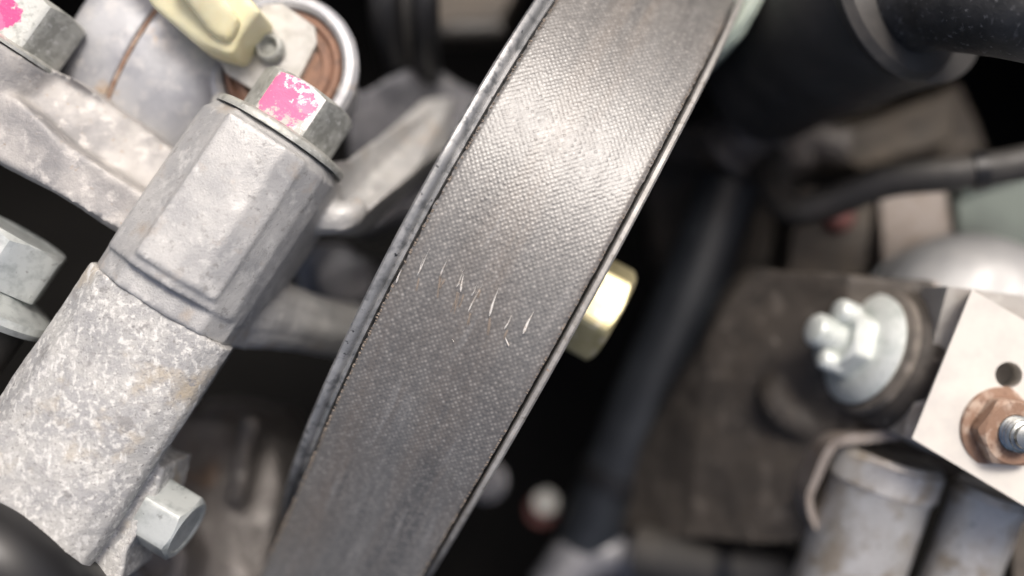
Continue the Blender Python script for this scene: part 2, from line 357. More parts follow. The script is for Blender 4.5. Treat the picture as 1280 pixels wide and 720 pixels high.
# ragged long edges
rag = np.zeros_like(UU); rl = np.interp(ss, np.arange(-190, 191, .7), rng.normal(0, .07, len(np.arange(-190, 191, .7)))); rr_ = np.interp(ss, np.arange(-190, 191, .7), rng.normal(0, .05, len(np.arange(-190, 191, .7))))
UX = UU + rl[:, None] * np.exp(-((UU - TL) / .3) ** 2) + rr_[:, None] * np.exp(-((TR - UU) / .3) ** 2)
V = BO + UX[..., None] * Aa + pp[:, None, 0:1] * Ua + pp[:, None, 1:2] * Na + hgt[..., None] * (pp[:, None, 2:3] * Ua + pp[:, None, 3:4] * Na)
nr, nc = UU.shape
idx = np.arange(nr * nc).reshape(nr, nc)
faces = np.stack([idx[:-1, :-1], idx[:-1, 1:], idx[1:, 1:], idx[1:, :-1]], -1).reshape(-1, 4)
me = bpy.data.meshes.new('belt_back'); me.from_pydata(V.reshape(-1, 3).tolist(), [], faces.tolist())
uvl = me.uv_layers.new(name='UVMap'); lv = np.empty(len(me.loops), 'i'); me.loops.foreach_get('vertex_index', lv)
uvc = np.stack([UU.ravel() * MM, SS.ravel() * MM], 1)[lv]; uvl.data.foreach_set('uv', uvc.astype('f').ravel())
at_w = me.attributes.new('weave', 'FLOAT', 'POINT'); at_w.data.foreach_set('value', np.clip(W, 0, 1).ravel().astype('f'))
me.validate(); me.update()
if me.polygons[len(me.polygons) // 2].normal.dot(NRM) < 0: me.flip_normals()
back = link('fabric_back', me, M['belt'], belt, smooth=180)
# rubber body and six ribs below the fabric
bm = bmesh.new(); secs = []
prof = [(TL, -.25), (TL - .02, -1.6)]
nrib = 6; w = (TR - TL) / nrib
for k in range(nrib): prof += [(TL + w * k + .25, -1.7), (TL + w * (k + .5) - .4, -2.15), (TL + w * (k + .5) + .4, -2.15), (TL + w * (k + 1) - .25, -1.7)]
prof += [(TR + .02, -1.6), (TR, -.25)]
for s in np.concatenate([np.arange(-190, -60, 10), np.arange(-60, 60, 2.0), np.arange(60, 190, 10)]):
    a, b, c, d_ = belt_path(s)
    secs.append([bm.verts.new(PC + AX * u + U * (a + c * h) + NRM * (b + d_ * h)) for u, h in prof])
for a, b in zip(secs, secs[1:]):
    for i in range(len(prof)): j = (i + 1) % len(prof); bm.faces.new((a[i], a[j], b[j], b[i]))
link('ribbed_body', mesh_of(bm), M['rubber'], belt, smooth=30)
def belt_pt(u, s, h=0.0):
    a, b, c, d_ = belt_path(s); return PC + AX * u + U * (a + c * h) + NRM * (b + d_ * h)
def project(p): f = D / (D - p.z) * K; return 640 + p.x * f, 360 - p.y * f
def belt_uv(px, py):
    u, s = 0.0, 0.0
    for _ in range(25):
        x0, y0 = project(belt_pt(u, s)); x1, y1 = project(belt_pt(u + .01, s)); x2, y2 = project(belt_pt(u, s + .01))
        J = np.array([[x1 - x0, x2 - x0], [y1 - y0, y2 - y0]]) / .01; q = np.linalg.solve(J, [px - x0, py - y0]); u += q[0]; s += q[1]
    return u, s
# torn cord slivers
for (x0, y0, x1, y1, wd, lift) in ((504, 331, 496, 353, .26, .35), (538, 310, 522, 344, .22, .40), (531, 318, 524, 338, .14, .3), (560, 320, 551, 345, .24, .4), (582, 332, 571, 359, .20, .4), (580, 340, 576, 364, .30, .5),
                                   (596, 355, 590, 370, .18, .3), (604, 352, 586, 389, .26, .45), (624, 357, 612, 394, .36, .55), (640, 393, 631, 411, .26, .35), (668, 387, 654, 416, .46, .6), (631, 419, 636, 432, .30, .35), (565, 424, 568, 427, .22, .25)):
    ua, sa = belt_uv(x0, y0); ub, sb = belt_uv(x1, y1); bm = bmesh.new(); rows_ = []
    dl = math.hypot(ub - ua, sb - sa); nu, nv = (sb - sa) / dl, -(ub - ua) / dl
    for i in range(9):
        t = i / 8; ww = wd * (t ** .9) * (1 if t < .86 else (1 - t) / .14 * .8 + .2); hh = .07 + lift * t ** 1.5
        cu, cs = ua + (ub - ua) * t + .05 * math.sin(t * 5 + x0), sa + (sb - sa) * t
        rows_.append([bm.verts.new(belt_pt(cu - nu * ww / 2, cs - nv * ww / 2, hh - .03)), bm.verts.new(belt_pt(cu, cs, hh + .10 * (ww / wd))), bm.verts.new(belt_pt(cu + nu * ww / 2, cs + nv * ww / 2, hh - .03)), bm.verts.new(belt_pt(cu, cs, hh - .08))])
    for a, b in zip(rows_, rows_[1:]):
        for i in range(4): bm.faces.new((a[i], a[(i + 1) % 4], b[(i + 1) % 4], b[i]))
    bm.faces.new(rows_[0]); bm.faces.new(rows_[-1][::-1])
    link('torn_cord', mesh_of(bm), M['fibre'], back, smooth=40)
for (x0, y0, x1, y1, wd) in ((552, 346, 546, 372, .3), (556, 349, 549, 360, .2), (574, 366, 566, 392, .4), (579, 368, 573, 384, .25), (588, 391, 585, 406, .2), (612, 397, 609, 419, .16), (523, 347, 520, 364, .14), (634, 412, 630, 424, .15), (600, 362, 597, 372, .2)):
    ua, sa = belt_uv(x0, y0); ub, sb = belt_uv(x1, y1); bm = bmesh.new()
    for k in range(3):
        o1, o2 = rg.uniform(-wd, wd), rg.uniform(-wd, wd)
        tube(bm, [belt_pt(ua + o1, sa, .05), belt_pt((ua + ub) / 2 + (o1 + o2) / 2 + rg.uniform(-.1, .1), (sa + sb) / 2, .12), belt_pt(ub + o2, sb, .04)], [.05, .07, .03], 6, 5)
    link('loose_fibre', mesh_of(bm), M['fuzz'], back, smooth=60)
# cord ends fraying out of both long edges
bm = bmesh.new()
for side, cnt in ((-1, 330), (1, 260)):
    for i in range(cnt):
        s = rg.uniform(-70, 52); u = TL if side < 0 else TR; l = rg.uniform(.12, .42) * (1.0 if side < 0 else .7); r = rg.uniform(.05, .13)
        c = [belt_pt(u + side * (-.25 + l * t), s + rg.uniform(-.15, .15) * t, -.08 - .12 * t) for t in (0, .5, 1)]
        tube(bm, c, [r, r * 1.1, r * .5], 4, 5)
fz = link('edge_fuzz', mesh_of(bm), M['fuzz'], belt, smooth=60); fz['kind'] = 'stuff'

# ------------------------------------------------------------------ left: cast bracket, bolts
def section_prism(bm, o, sec, a0, a1, s1=1.0):
    A_ = [bm.verts.new(loc(o, l, a0, f)) for l, f in sec]; B_ = [bm.verts.new(loc(o, l * s1, a1, f * s1)) for l, f in sec]; n = len(sec)
    bm.faces.new(A_); bm.faces.new(B_[::-1])
    for i in range(n): bm.faces.new((A_[i], B_[i], B_[(i + 1) % n], A_[(i + 1) % n]))

TOP = at(347, 176, -12.5)                                    # centre of the boss's end face
LEN = (at(225, 372, -12) - TOP).dot(-Ub)
bracket = empty('alternator_bracket', loc(TOP, 0, -LEN, -12), 'smooth cast aluminium bracket boss with a bolted arm, left of the belt', 'bracket')
bm = bmesh.new()
sec = [(-11.2, -9), (-11.3, 2.6), (-9.6, 6.4), (-4.6, 10.6), (2.0, 11.2), (5.2, 10.4), (8.2, 8.5), (10.2, 5.8), (11.2, 2.6), (11.4, -9)]
section_prism(bm, TOP, sec, -LEN + 1.6, -1.6)
section_prism(bm, TOP, sec, -2.0, 0.0, .90)
secp = [(-4.4, 6), (-4.4, 11.5), (1.5, 11.9), (5.0, 11.2), (8.0, 9.3), (8.0, 6)]
section_prism(bm, TOP, secp, -LEN + 3.2, -1.2, .985)
sec2 = [(-11.2, -9), (-11.3, 2.4), (-9.4, 5.6), (-5.2, 8.6), (3.5, 9.2), (8.2, 7.8), (10.9, 4.0), (11.4, -9)]
section_prism(bm, TOP, sec2, -LEN - 2.0, -LEN + 3)
# right ear reaching up and away behind the belt
prism(bm, [at(385, 205, -16), at(430, 200, -20), at(475, 170, -32), at(530, 125, -54), at(565, 120, -58), at(560, 185, -52), at(522, 210, -36), at(478, 248, -20), at(440, 283, -14.5), at(426, 289, -14), at(398, 286, -14)], 14)
tube(bm, [at(390, 268, -17), at(430, 270, -16.2), at(450, 255, -18)], [3.4, 2.6, 1.6], 16, 16)
# foot reaching right under the belt
for dx, dy, r in ((0, 0, 3.6), (4, -15, 3.2), (-4, 14, 3.0)):
    tube(bm, [at(296 + dx, 380 + dy, -17), at(345 + dx, 394 + dy * 1.0, -23), at(385 + dx, 405 + dy * .8, -31), at(450 + dx, 418 + dy * .8, -50)], [r * 1.7, r * 1.2, r * 1.1, r * 1.1], 30, 18)
cast('boss', bm, M['cast'], bracket, .36, 4, [(11, .20), (2.6, .04), (1.1, .02)], 3)
bm = bmesh.new()
prism(bm, [at(-70, 35, -9), at(20, 66, -9), at(96, 100, -10), at(150, 138, -14), at(225, 192, -16), at(215, 330, -13), at(150, 292, -9), at(70, 246, -8), at(0, 206, -8), at(-70, 166, -8)], 9)
prism(bm, [at(-70, 110, -5.5), at(20, 120, -5.5), at(80, 178, -6.0), at(190, 250, -7.5), at(190, 310, -8.5), at(148, 289, -6), at(70, 243, -5.5), at(0, 203, -5.5), at(-70, 163, -5.5)], 6)
B2 = at(12, 62, -13)
lathe(bm, B2, -Ub, [(9.6, 0.0), (9.6, 12)], 40)
cast('arm', bm, M['arm'], bracket, .42, 8, [(8, .35), (2.2, .09)], 11)

def flange_bolt(name, label, base, axis, apo, h, fr, ft, m, paint=None, rot=0.0, group=None, headmats=None, shank=10, face=(0, 0, 1)):
    ax = Vector(axis).normalized()
    t = empty(name, base, label, 'bolt', group)
    disc_part('flange', t, base, ax, [(fr * .55, -.02), (fr, 0), (fr * 1.0, ft * .45), (fr * .96, ft * .7), (apo * 1.13, ft), (apo * .7, ft + .05)], m, 72, face, 50)
    hex_part('hex_head', t, Vector(base) + ax * ft * .85, ax, apo, h, headmats or m, face, rot, paint=paint)
    disc_part('shank', t, Vector(base) - ax * shank, ax, [(apo * .5, 0), (apo * .56, .5), (apo * .56, shank - .03)], m, 32)
    return t
flange_bolt('flange_bolt', 'zinc flange bolt with worn light pink paint on top of the bracket boss', loc(TOP, .45, 0.05, .4), Ub, 6.9, 7.2, 10.7, 1.7, M['zinc'], paint=0, rot=R_(3), headmats=[M['zinc'], M['paint']], group='bolts of the bracket')
flange_bolt('flange_bolt', 'zinc flange bolt with deep pink paint in the upper left corner', loc(B2, 0, .05, .3), Ub, 6.7, 8.0, 9.4, 1.0, M['zinc'], paint=0, rot=R_(11), headmats=[M['zinc'], M['paintd']], group='bolts of the bracket')

# rough cast lower boss
LO = at(216, 386, -12)
lower = empty('lower_mount', at(40, 640, -26), 'rough white-grey cast aluminium mount below the smooth boss', 'mount')
bm = bmesh.new()
secL = [(-12.6, -10), (-12.7, 3.0), (-11.6, 6.2), (-8.0, 9.6), (-2, 11.0), (4.5, 10.8), (9.0, 9.8), (11.6, 8.0), (12.2, 6.4), (8.5, -10)]
section_prism(bm, LO, secL, -48, 0.2)
prism(bm, [at(118, 560, -4), at(205, 585, -7), at(196, 625, -7), at(158, 690, -5), at(150, 730, -5), at(60, 730, -5)], 12)
cast('casting', bm, M['rough'], lower, .40, 4, [(7, .25), (1.5, .06), (.8, .04)], 5)

# nut on the side of the lower mount
nut_ax = Vector((.82, -.45, .10)).normalized()
nb = at(189, 636, -10.5)
t = empty('hex_bolt', nb, 'small bright zinc hex bolt head on the right side of the rough mount', 'bolt')
hex_part('hex_head', t, nb, nut_ax, 4.6, 6.4, M['zincb'], (-.25, .42, 1), R_(10), r_c=.95)
disc_part('shank', t, nb - nut_ax * 6, nut_ax, [(2.4, 0), (2.6, .4), (2.6, 6.1)], M['zincb'], 32)

# large zinc bolt at the left edge
T3 = at(26, 291, -11); b3 = T3 - Ub * 11.2
t = empty('flange_bolt', b3 - Ub * 12, 'chunky bluish zinc bolt with wide collar at the left edge', 'bolt', 'bolts of the bracket')
hex_part('hex_head', t, b3 + Ub * 3.4, Ub, 7.1, 7.8, M['zincb'], (0, 0, 1), R_(-9))
disc_part('collar', t, b3, Ub, [(9, -1.2), (11.0, -1.0), (11.6, 0), (11.3, 1.0), (9.6, 1.8), (7.4, 2.6), (6.6, 3.5), (6.2, 3.6)], M['zincb'], 72)
disc_part('rubber_sleeve', t, b3 - Ub * 26, Ub, [(7, 0), (8.6, .5), (8.8, 6), (8.5, 7), (8.9, 14), (8.6, 15), (8.8, 23.5), (8.0, 24.8)], M['blackr'], 64)

# black hose in the lower left corner
t = empty('rubber_hose', at(20, 740, -4), 'fat black rubber hose cutting the lower left corner', 'hose')
bm = bmesh.new(); tube(bm, [at(-150, 625, -4), at(-50, 672, 0), at(20, 718, 0), at(100, 790, -6), at(150, 870, -14)], 7.8, 60, 40, .03)
link('hose_wall', mesh_of(bm), M['black'], t, smooth=60)
bm = bmesh.new(); tube(bm, [at(-110, 643, -2), at(-60, 667, 0), at(-35, 681, 0)], 8.3, 20, 40)
link('sleeve', mesh_of(bm), M['blackd'], t, smooth=60)

# ------------------------------------------------------------------ sensor housing, plate, connector
hz = empty('cylindrical_housing', at(170, 60, -70), 'rounded aluminium housing with a rust-brown seam behind the bracket arm', 'housing')
hc = at(227, 106, -41)
bm = bmesh.new()
HA = (A + Vector((0, 0, -.03))).normalized()
lathe(bm, hc, HA, [(17, -12.0), (21.5, -11.2), (23.6, -9.6), (24.6, -6.6), (24.6, -.6), (24.2, -.25), (24.2, .25), (24.6, .6), (24.4, 7), (23.6, 11), (20, 15), (14, 18)], 96, U)
link('shell', mesh_of(bm), M['house'], hz, smooth=40)
bm = bmesh.new(); lathe(bm, hc, HA, [(23.6, -.34), (24.48, -.28), (24.48, .28), (23.6, .34)], 120, U); link('rusty_seam', mesh_of(bm), M['rust'], hz)

sc = at(351, 84, -18); SA = Vector((-.10, .10, 1)).normalized()
sn = empty('solenoid_valve', sc - SA * 16, 'round aluminium solenoid with copper ring and riveted plate above the pink bolt', 'solenoid')
disc_part('cup', sn, sc, SA, [(8.0, -16), (9.6, -9), (11.6, -3.4), (12.2, -1.0), (11.6, 0), (10.6, .2), (9.9, -.3), (9.6, -1.6), (6, -1.7)], M['house'], 96)
disc_part('copper_ring', sn, sc - SA * 1.65, SA, [(9.5, -.3), (9.5, .9), (9.1, 1.3), (8.5, 1.3), (8.2, .8), (8.0, .75), (7.6, 1.1), (6.6, 1.1), (6.2, .3)], M['copper'], 96)
x_, y_, z_ = frame(SA, (1, 0, 0))
def spt(px, py, up): 
    p = at(px, py, sc.z + up); return p
bm = bmesh.new()
prism(bm, [spt(x, y, .3) for x, y in ((272, 72), (330, 6), (352, 4), (393, 33), (396, 53), (368, 108), (352, 128), (330, 120), (283, 92))], 1.5, -SA)
bevel_mesh(bm, .22, 2); cover = link('cover_plate', mesh_of(bm), M['plate'], sn, smooth=40)
rv = spt(337, 60, 1.2)
disc_part('hollow_rivet', cover, rv, SA, [(2.35, -.4), (2.3, .3), (2.0, .85), (1.7, 1.0), (1.42, .85), (1.3, .2), (1.2, -.9), (.3, -1.0)], M['zinc'], 48)
for a_ in (-150, -20):
    q = sc + (Vector((math.cos(R_(a_)), math.sin(R_(a_)), 0))) * 10.9
    disc_part('crimp', sn, q - SA * .6, SA, [(1.5, 0), (1.4, 1.0), (1.0, 1.35), (.2, 1.4)], M['plate'], 24)

cn = empty('wire_connector', at(255, -10, -19.8), 'yellowed cream plastic connector plugged in above the riveted plate', 'connector')
bm = bmesh.new()
CA = Vector((.79, -.50, -.22)).normalized()
prism(bm, [at(170, -42, -5.8), at(262, -60, -4.8), at(316, 2, -7.8), at(326, 14, -8.8), at(312, 33, -9.3), at(301, 46, -9.4), at(289, 70, -9.8), at(247, 58, -10.3), at(184, 4, -7.8)], 9)
cast('body', bm, M['cream'], cn, .45, 24, (), 0)
bm = bmesh.new()
prism(bm, [at(205, -30, -3.0), at(252, -40, -2.6), at(300, 22, -7.0), at(285, 52, -7.8), at(262, 44, -7.6)], 4)
cast('latch_ridge', bm, M['cream'], cn, .45, 45, (), 0)
bm = bmesh.new(); tube(bm, [at(215, -20, -9.8), at(150, -80, -11.8), at(120, -140, -15.8)], 2.0, 20, 16); link('wire', mesh_of(bm), M['black'], cn)

# things behind, between bracket and belt
t = empty('wire_loom', at(508, 100, -60), 'blurred black wire loom hanging between the solenoid and the belt', 'wire')
for k, (dx, r, z) in enumerate(((-20, 3.2, -46), (8, 4.6, -50), (30, 2.6, -44))):
    bm = bmesh.new(); tube(bm, [at(500 + dx, -80, z), at(502 + dx, 10, z), at(510 + dx * .8, 80, z - 10), at(525 + dx * .5, 150, z - 40), at(530, 220, z - 60)], r, 40, 20); link('wire', mesh_of(bm), [M['black'], M['blackr'], M['black']][k], t)

eb = empty('timing_cover', at(480, 250, -110), 'blurred bluish-grey engine cover deep between the boss and the belt', 'engine cover')
bm = bmesh.new()
prism(bm, [at(430, 120, -44), at(490, 92, -50), at(545, 80, -60), at(600, 120, -66), at(530, 260, -56), at(440, 300, -52)], 20)
prism(bm, [at(360, 310, -66), at(420, 300, -60), at(470, 330, -60), at(440, 410, -60), at(380, 400, -66)], 14)
lathe(bm, at(430, 350, -60), (0.2, .2, 1), [(7, -10), (6, 3)], 24)
cast('casting', bm, M['enginb'], eb, .9, 6, [(8, .8)], 4)
bm = bmesh.new(); tube(bm, [at(455, 215, -57), at(480, 180, -58), at(500, 150, -60)], 2.4, 16, 16); link('rib', mesh_of(bm), M['enginb'], eb)

lc = empty('engine_casting', at(270, 640, -110), 'blurred grimy grey-brown engine casting beside the small zinc bolt head', 'engine casting')
bm = bmesh.new()
prism(bm, [at(215, 520, -52), at(335, 530, -58), at(350, 600, -54), at(330, 740, -46), at(120, 760, -40), at(150, 640, -42)], 30)
prism(bm, [at(300, 520, -46), at(320, 525, -46), at(300, 640, -46), at(280, 630, -46)], 12)
lathe(bm, at(180, 715, -38), (0.1, 0, 1), [(10, -12), (8, 3)], 30)
cast('casting', bm, M['engine'], lc, .9, 5, [(9, 1.2), (3, .4)], 8)
disc_part('plug', lc, at(196, 700, -36), (.1, .1, 1), [(5.5, -3), (5.2, 1), (3.2, 1.4), (2.8, .4)], M['engine'], 40)

ud = empty('dark_duct', at(580, 20, -120), 'dark brown duct far behind the top of the belt', 'duct')
bm = bmesh.new(); prism(bm, [at(540, -40, -84), at(660, -40, -84), at(620, 34, -84), at(545, 34, -84)], 16); bevel_mesh(bm, 2, 3); link('wall', mesh_of(bm), M['tan'], ud)
bm = bmesh.new(); tube(bm, [at(535, 40, -82), at(570, 38, -80), at(625, 36, -82)], 2.2, 16, 16); link('lip', mesh_of(bm), M['blackr'], ud)

# ------------------------------------------------------------------ right: gold nut on the pulley face
ge = at(768, 397, -25); gA = Vector((A.x, A.y, .02)).normalized()
g = empty('flange_nut', ge - gA * 7.4, 'shiny yellow zinc hex nut sticking out right of the belt', 'nut')
hex_part('hex_body', g, ge - gA * 6.6, gA, 7.6, 6.6, M['gold'], (0, 0, 1), R_(-12), r_c=.97, hole=4.6)
disc_part('washer_flange', g, ge - gA * 7.4, gA, [(8.6, 0), (8.9, .25), (8.6, .8), (7.2, .95)], M['gold'], 64)
thread_part('stud', g, ge - gA * 6, gA, 4.5, 5.4, 1.1, M['gold'])

# cream block with hole, rusty nut and stud
bk = empty('mounting_block', at(1230, 500, -29.0), 'pale milled aluminium block with a drilled hole at the right edge', 'block')
bm = bmesh.new()
prism(bm, [at(1215, 362, -14.0), at(1420, 482, -12.0), at(1335, 665, -12.0), at(1140, 548, -14.0)], 14, (.44, -.10, -1))
bevel_mesh(bm, .25, 2); me = mesh_of(bm)
ob = link('block_body', me, M['block'], bk, smooth=35)
bm = bmesh.new(); hp = at(1257, 468, -14.0); lathe(bm, hp + Vector((0, 0, 1)), (.30, -.05, -1), [(1.95, -1), (1.95, 12.5), (.3, 13)], 48)
cut = link('cutter', mesh_of(bm), M['block'], bk)
mo = ob.modifiers.new('b', 'BOOLEAN'); mo.operation = 'DIFFERENCE'; mo.object = cut; mo.solver = 'EXACT'
dg = bpy.context.evaluated_depsgraph_get(); dg.update()
m2 = bpy.data.meshes.new_from_object(ob.evaluated_get(dg)); ob.modifiers.clear(); ob.data = m2
m2.polygons.foreach_set('use_smooth', [True] * len(m2.polygons)); m2.set_sharp_from_angle(angle=R_(35))
bpy.data.objects.remove(cut)
bm = bmesh.new(); prism(bm, [at(1185, 358, -19.0), at(1300, 372, -19.0), at(1280, 600, -19.0), at(1180, 572, -19.0), at(1128, 545, -20.5), at(1160, 455, -20.0)], 9); bevel_mesh(bm, .8, 3); link('lower_step', mesh_of(bm), M['step'], bk)
disc_part('hole_lip', ob, hp, (0, 0, 1), [(2.25, -.05), (2.2, .10), (2.0, .10), (1.97, -.2)], M['block'], 48)

rn = empty('rusty_nut', at(1250, 534, -14.0), 'copper-brown rusty hex nut screwed against the pale block', 'nut')
nbp = at(1251, 536, -13.9); nax = Vector((.06, -.03, 1)).normalized()
disc_part('washer_base', rn, nbp, nax, [(4.6, 0), (6.5, .05), (6.4, .6), (5.4, .9)], M['rust'], 64)
hex_part('hex_body', rn, nbp + nax * .9, nax, 4.8, 2.8, M['rust'], (1, .3, 0), R_(8), both=True, r_c=.95, hole=2.75)
st = empty('threaded_stud', nbp, 'shiny plated stud poking out of the rusty nut', 'stud')
thread_part('thread', st, nbp + nax * .2, nax, 2.65, 6.2, .8, M['stud'])
disc_part('stud_tip', st, nbp + nax * 6.3, nax, [(1.9, 0), (1.8, .5), (.9, .8)], M['stud'], 32)

# castellated nut on the brown plate
ca = Vector((-.88, .33, .26)).normalized(); cb = at(1090, 440, -30.0)
cz = empty('castle_nut', cb, 'pale zinc castle nut with rounded lugs on the brown bracket plate', 'nut')
disc_part('washer', cz, cb - ca * .4, ca, [(10.6, 0), (11.0, .3), (10.8, 1.5), (9.6, 1.9), (7, 2.0)], M['dust'], 72)
disc_part('flange', cz, cb + ca * 1.6, ca, [(9.6, 0), (9.7, .5), (8.4, 1.7), (6.8, 2.4), (5, 2.5)], M['zincw'], 72)
crown = hex_part('hex_body', cz, cb + ca * 3.6, ca, 5.4, 4.2, M['zincw'], (0, 0, 1), R_(14), r_c=.96)
x_, y_, z_ = frame(ca, (0, 0, 1))
for rl_, a_ in ((2.1, 78), (1.7, -72)):
    a_ = R_(a_); q = cb + ca * 7.2 + (x_ * math.cos(a_) + y_ * math.sin(a_)) * 4.4
    disc_part('lug', crown, q, ca, [(rl_, -.8), (rl_ * 1.02, 1.6), (rl_ * .95, 2.3), (rl_ * .75, 2.7), (rl_ * .3, 2.85)], M['zincw'], 28, smooth=50)
thread_part('stud', cz, cb + ca * 6, ca, 2.9, 6.6, 1.0, M['zincw'])

# brown sheet bracket
bp = empty('sheet_bracket', at(930, 560, -59.0), 'dirty dark brown pressed steel bracket plate under the castle nut', 'bracket')
bm = bmesh.new()
pl0 = [(950, 332, -40), (1060, 345, -33), (1168, 350, -28), (1172, 375, -27), (1150, 440, -25), (1138, 500, -22), (1100, 542, -20), (1060, 545, -21), (1036, 556, -22), (1020, 585, -23), (1008, 618, -24), (1012, 648, -25), (1030, 676, -26),
      (960, 682, -36), (860, 676, -48), (800, 670, -58), (748, 666, -58), (775, 600, -58), (828, 520, -54), (862, 460, -50), (885, 425, -50), (905, 385, -50), (928, 350, -50)]
pl = [(x, y, -31 + (x - 1060) * (.105 if x < 1060 else .02) - max(0, 900 - x) * .12) for x, y, _ in pl0]
prism(bm, [at(*p) for p in pl], 9)
lathe(bm, cb - ca * 4, ca, [(12.5, -3), (12, 2), (10.6, 4)], 48)
tube(bm, [at(985, 462, -43), at(974, 495, -42.5), at(992, 520, -40.5), at(1035, 536, -37.5), at(1085, 545, -34)], [2.6, 3.8, 4.2, 3.8, 3.0], 40, 20, .15)
plate = cast('plate', bm, M['brown'], bp, .5, 8, [(16, .7), (4, .12)], 2)
bm = bmesh.new()
oe = [at(x, y, z - 8.2) for x, y, z in ((1122, 536, -19), (1085, 541, -19.5), (1058, 544, -20), (1040, 551, -20.8), (1028, 568, -21.5), (1018, 592, -22.5), (1008, 618, -23.5), (1009, 636, -24), (1015, 655, -24.5), (1030, 678, -25.5))]
oe = catmull(oe, 40); ie = []
for k, p in enumerate(oe):
    tg = (oe[min(k + 1, 39)] - oe[max(k - 1, 0)]).normalized(); ie.append(p + Vector((-tg.y, tg.x, 0)).normalized() * (1.9 - .9 * k / 39))
for k in range(39):
    q = [oe[k], oe[k + 1], ie[k + 1], ie[k]]; top = [bm.verts.new(p) for p in q]; bot = [bm.verts.new(p - Zv * 7) for p in q]
    for f in ((top[0], top[1], top[2], top[3]), (top[0], bot[0], bot[1], top[1]), (top[2], bot[2], bot[3], top[3]), (bot[3], bot[2], bot[1], bot[0])): bm.faces.new(f)
bmesh.ops.remove_doubles(bm, verts=bm.verts, dist=.001)
link('folded_edge', mesh_of(bm), M['edge'], bp)
bm = bmesh.new(); prism(bm, [at(1166, 351, -33.0), at(1176, 356, -33.0), at(1158, 398, -32.0), at(1147, 392, -32.0)], 4); bevel_mesh(bm, .4, 2); link('raised_tab', mesh_of(bm), M['edge'], bp)
for (x, y, z, r) in ((915, 490, -47, 1.2), (870, 570, -52, 1.6), (935, 600, -38, 1.4)):
    disc_part('weld_spot', plate, at(x, y, z - 9), (0, 0, 1), [(r * 1.6, -2), (r * 1.3, 1.2), (r * .5, 1.5)], M['brown'], 24)

# pipes at the lower right
def pipe(name, label, p0, p1, r, z0, z1, seam):
    a, b = at(*p0, z0), at(*p1, z1); ax = (b - a).normalized(); L_ = (b - a).length
    t = empty(name, b, label, 'pipe', 'pipes under the pale block')
    disc_part('pipe_wall', t, a, ax, [(r * .80, .4), (r * .95, 0), (r, .8), (r, seam - .4), (r, seam), (r * .985, seam + .2), (r * .985, L_)], M['pipe'], 72)
    disc_part('collar', t, a, ax, [(r * 1.03, .9), (r * 1.06, 1.1), (r * 1.06, seam - .9), (r * 1.03, seam - .6)], M['pipe'], 72)
    return t
pipe('aluminium_pipe', 'wide dusty aluminium pipe curving out of the brown bracket edge', (1112, 565), (1015, 850), 9.0, -33, -39, 6.4)
pipe('aluminium_pipe', 'narrow dusty aluminium pipe below the lower corner of the pale block', (1240, 612), (1150, 850), 6.0, -30, -36, 3.2)
bm = bmesh.new(); t = empty('support_bar', at(1290, 690, -39.0), 'brown dusty bar in the lower right corner beside the narrow pipe', 'bar')
prism(bm, [at(1085, 543, -36.0), at(1140, 548, -36.0), at(1300, 640, -36.0), at(1330, 760, -36.0), at(1270, 760, -36.0), at(1262, 640, -36.0), at(1180, 600, -36.0)], 6); bevel_mesh(bm, .6, 2); link('bar', mesh_of(bm), M['tan'], t)
disc_part('rivet', t, at(1290, 690, -36.0), (0, 0, 1), [(2.6, -.5), (2.4, .8), (1.2, 1.2)], M['tan'], 24)

# big grey drum
dc = at(1215, 415, -46); dA = Vector((-.18, .30, 1)).normalized()
dr = empty('compressor_body', dc - dA * 20, 'smooth grey metal drum behind the pale block', 'compressor')
disc_part('drum', dr, dc, dA, [(19, -24), (19.4, -2), (19.0, 2), (17.6, 5.2), (14.5, 7.6), (9, 8.8), (2, 9.1)], M['grey'], 96, smooth=60)
disc_part('end_band', dr, dc - dA * 6, dA, [(19.6, 0), (20.2, .3), (20.2, 3), (19.6, 3.3)], M['grey'], 96)

# hoses, upper right
hh = empty('radiator_hose', at(1000, 100, -70), 'thick black rubber elbow hose with a raised band, upper right', 'hose')
bm = bmesh.new(); tube(bm, [at(1340, 22, 0), at(1262, 6, -4), at(1180, -2, -13), at(1115, 2, -22), at(1070, 14, -30)], [7.0, 7.2, 7.8, 8.8, 9.5], 70, 48, .04); link('upper_hose', mesh_of(bm), M['blackd'], hh, smooth=60)
bm = bmesh.new(); tube(bm, [at(1150, -22, -22), at(1080, 10, -32), at(1010, 60, -46), at(960, 98, -60)], [16.5, 16.5, 16.0, 14.0, 13.4], 50, 56, .02); elb = link('elbow', mesh_of(bm), M['blackr'], hh, smooth=60)
bm = bmesh.new(); tube(bm, [at(1134, -14, -19), at(1122, -8, -20.5), at(1110, -2, -22)], [13.5, 14.6, 13.5], 14, 56); link('raised_band', mesh_of(bm), M['blackr'], elb, smooth=60)
sp = empty('ribbed_spigot', at(945, 165, -90), 'blurred grey ribbed spigot at the lower left of the elbow hose', 'spigot')
sA = Vector((-.55, -.62, -.45)).normalized(); s0 = at(965, 132, -64)
neck = disc_part('neck', sp, s0, sA, [(7.2, 0), (7.2, 14)], M['engine'], 48)
for k in range(4): disc_part('ridge', neck, s0 + sA * (3 + 2.8 * k), sA, [(7.2, 0), (8.6, .5), (8.7, 1.3), (7.3, 1.8)], M['engine'], 48)

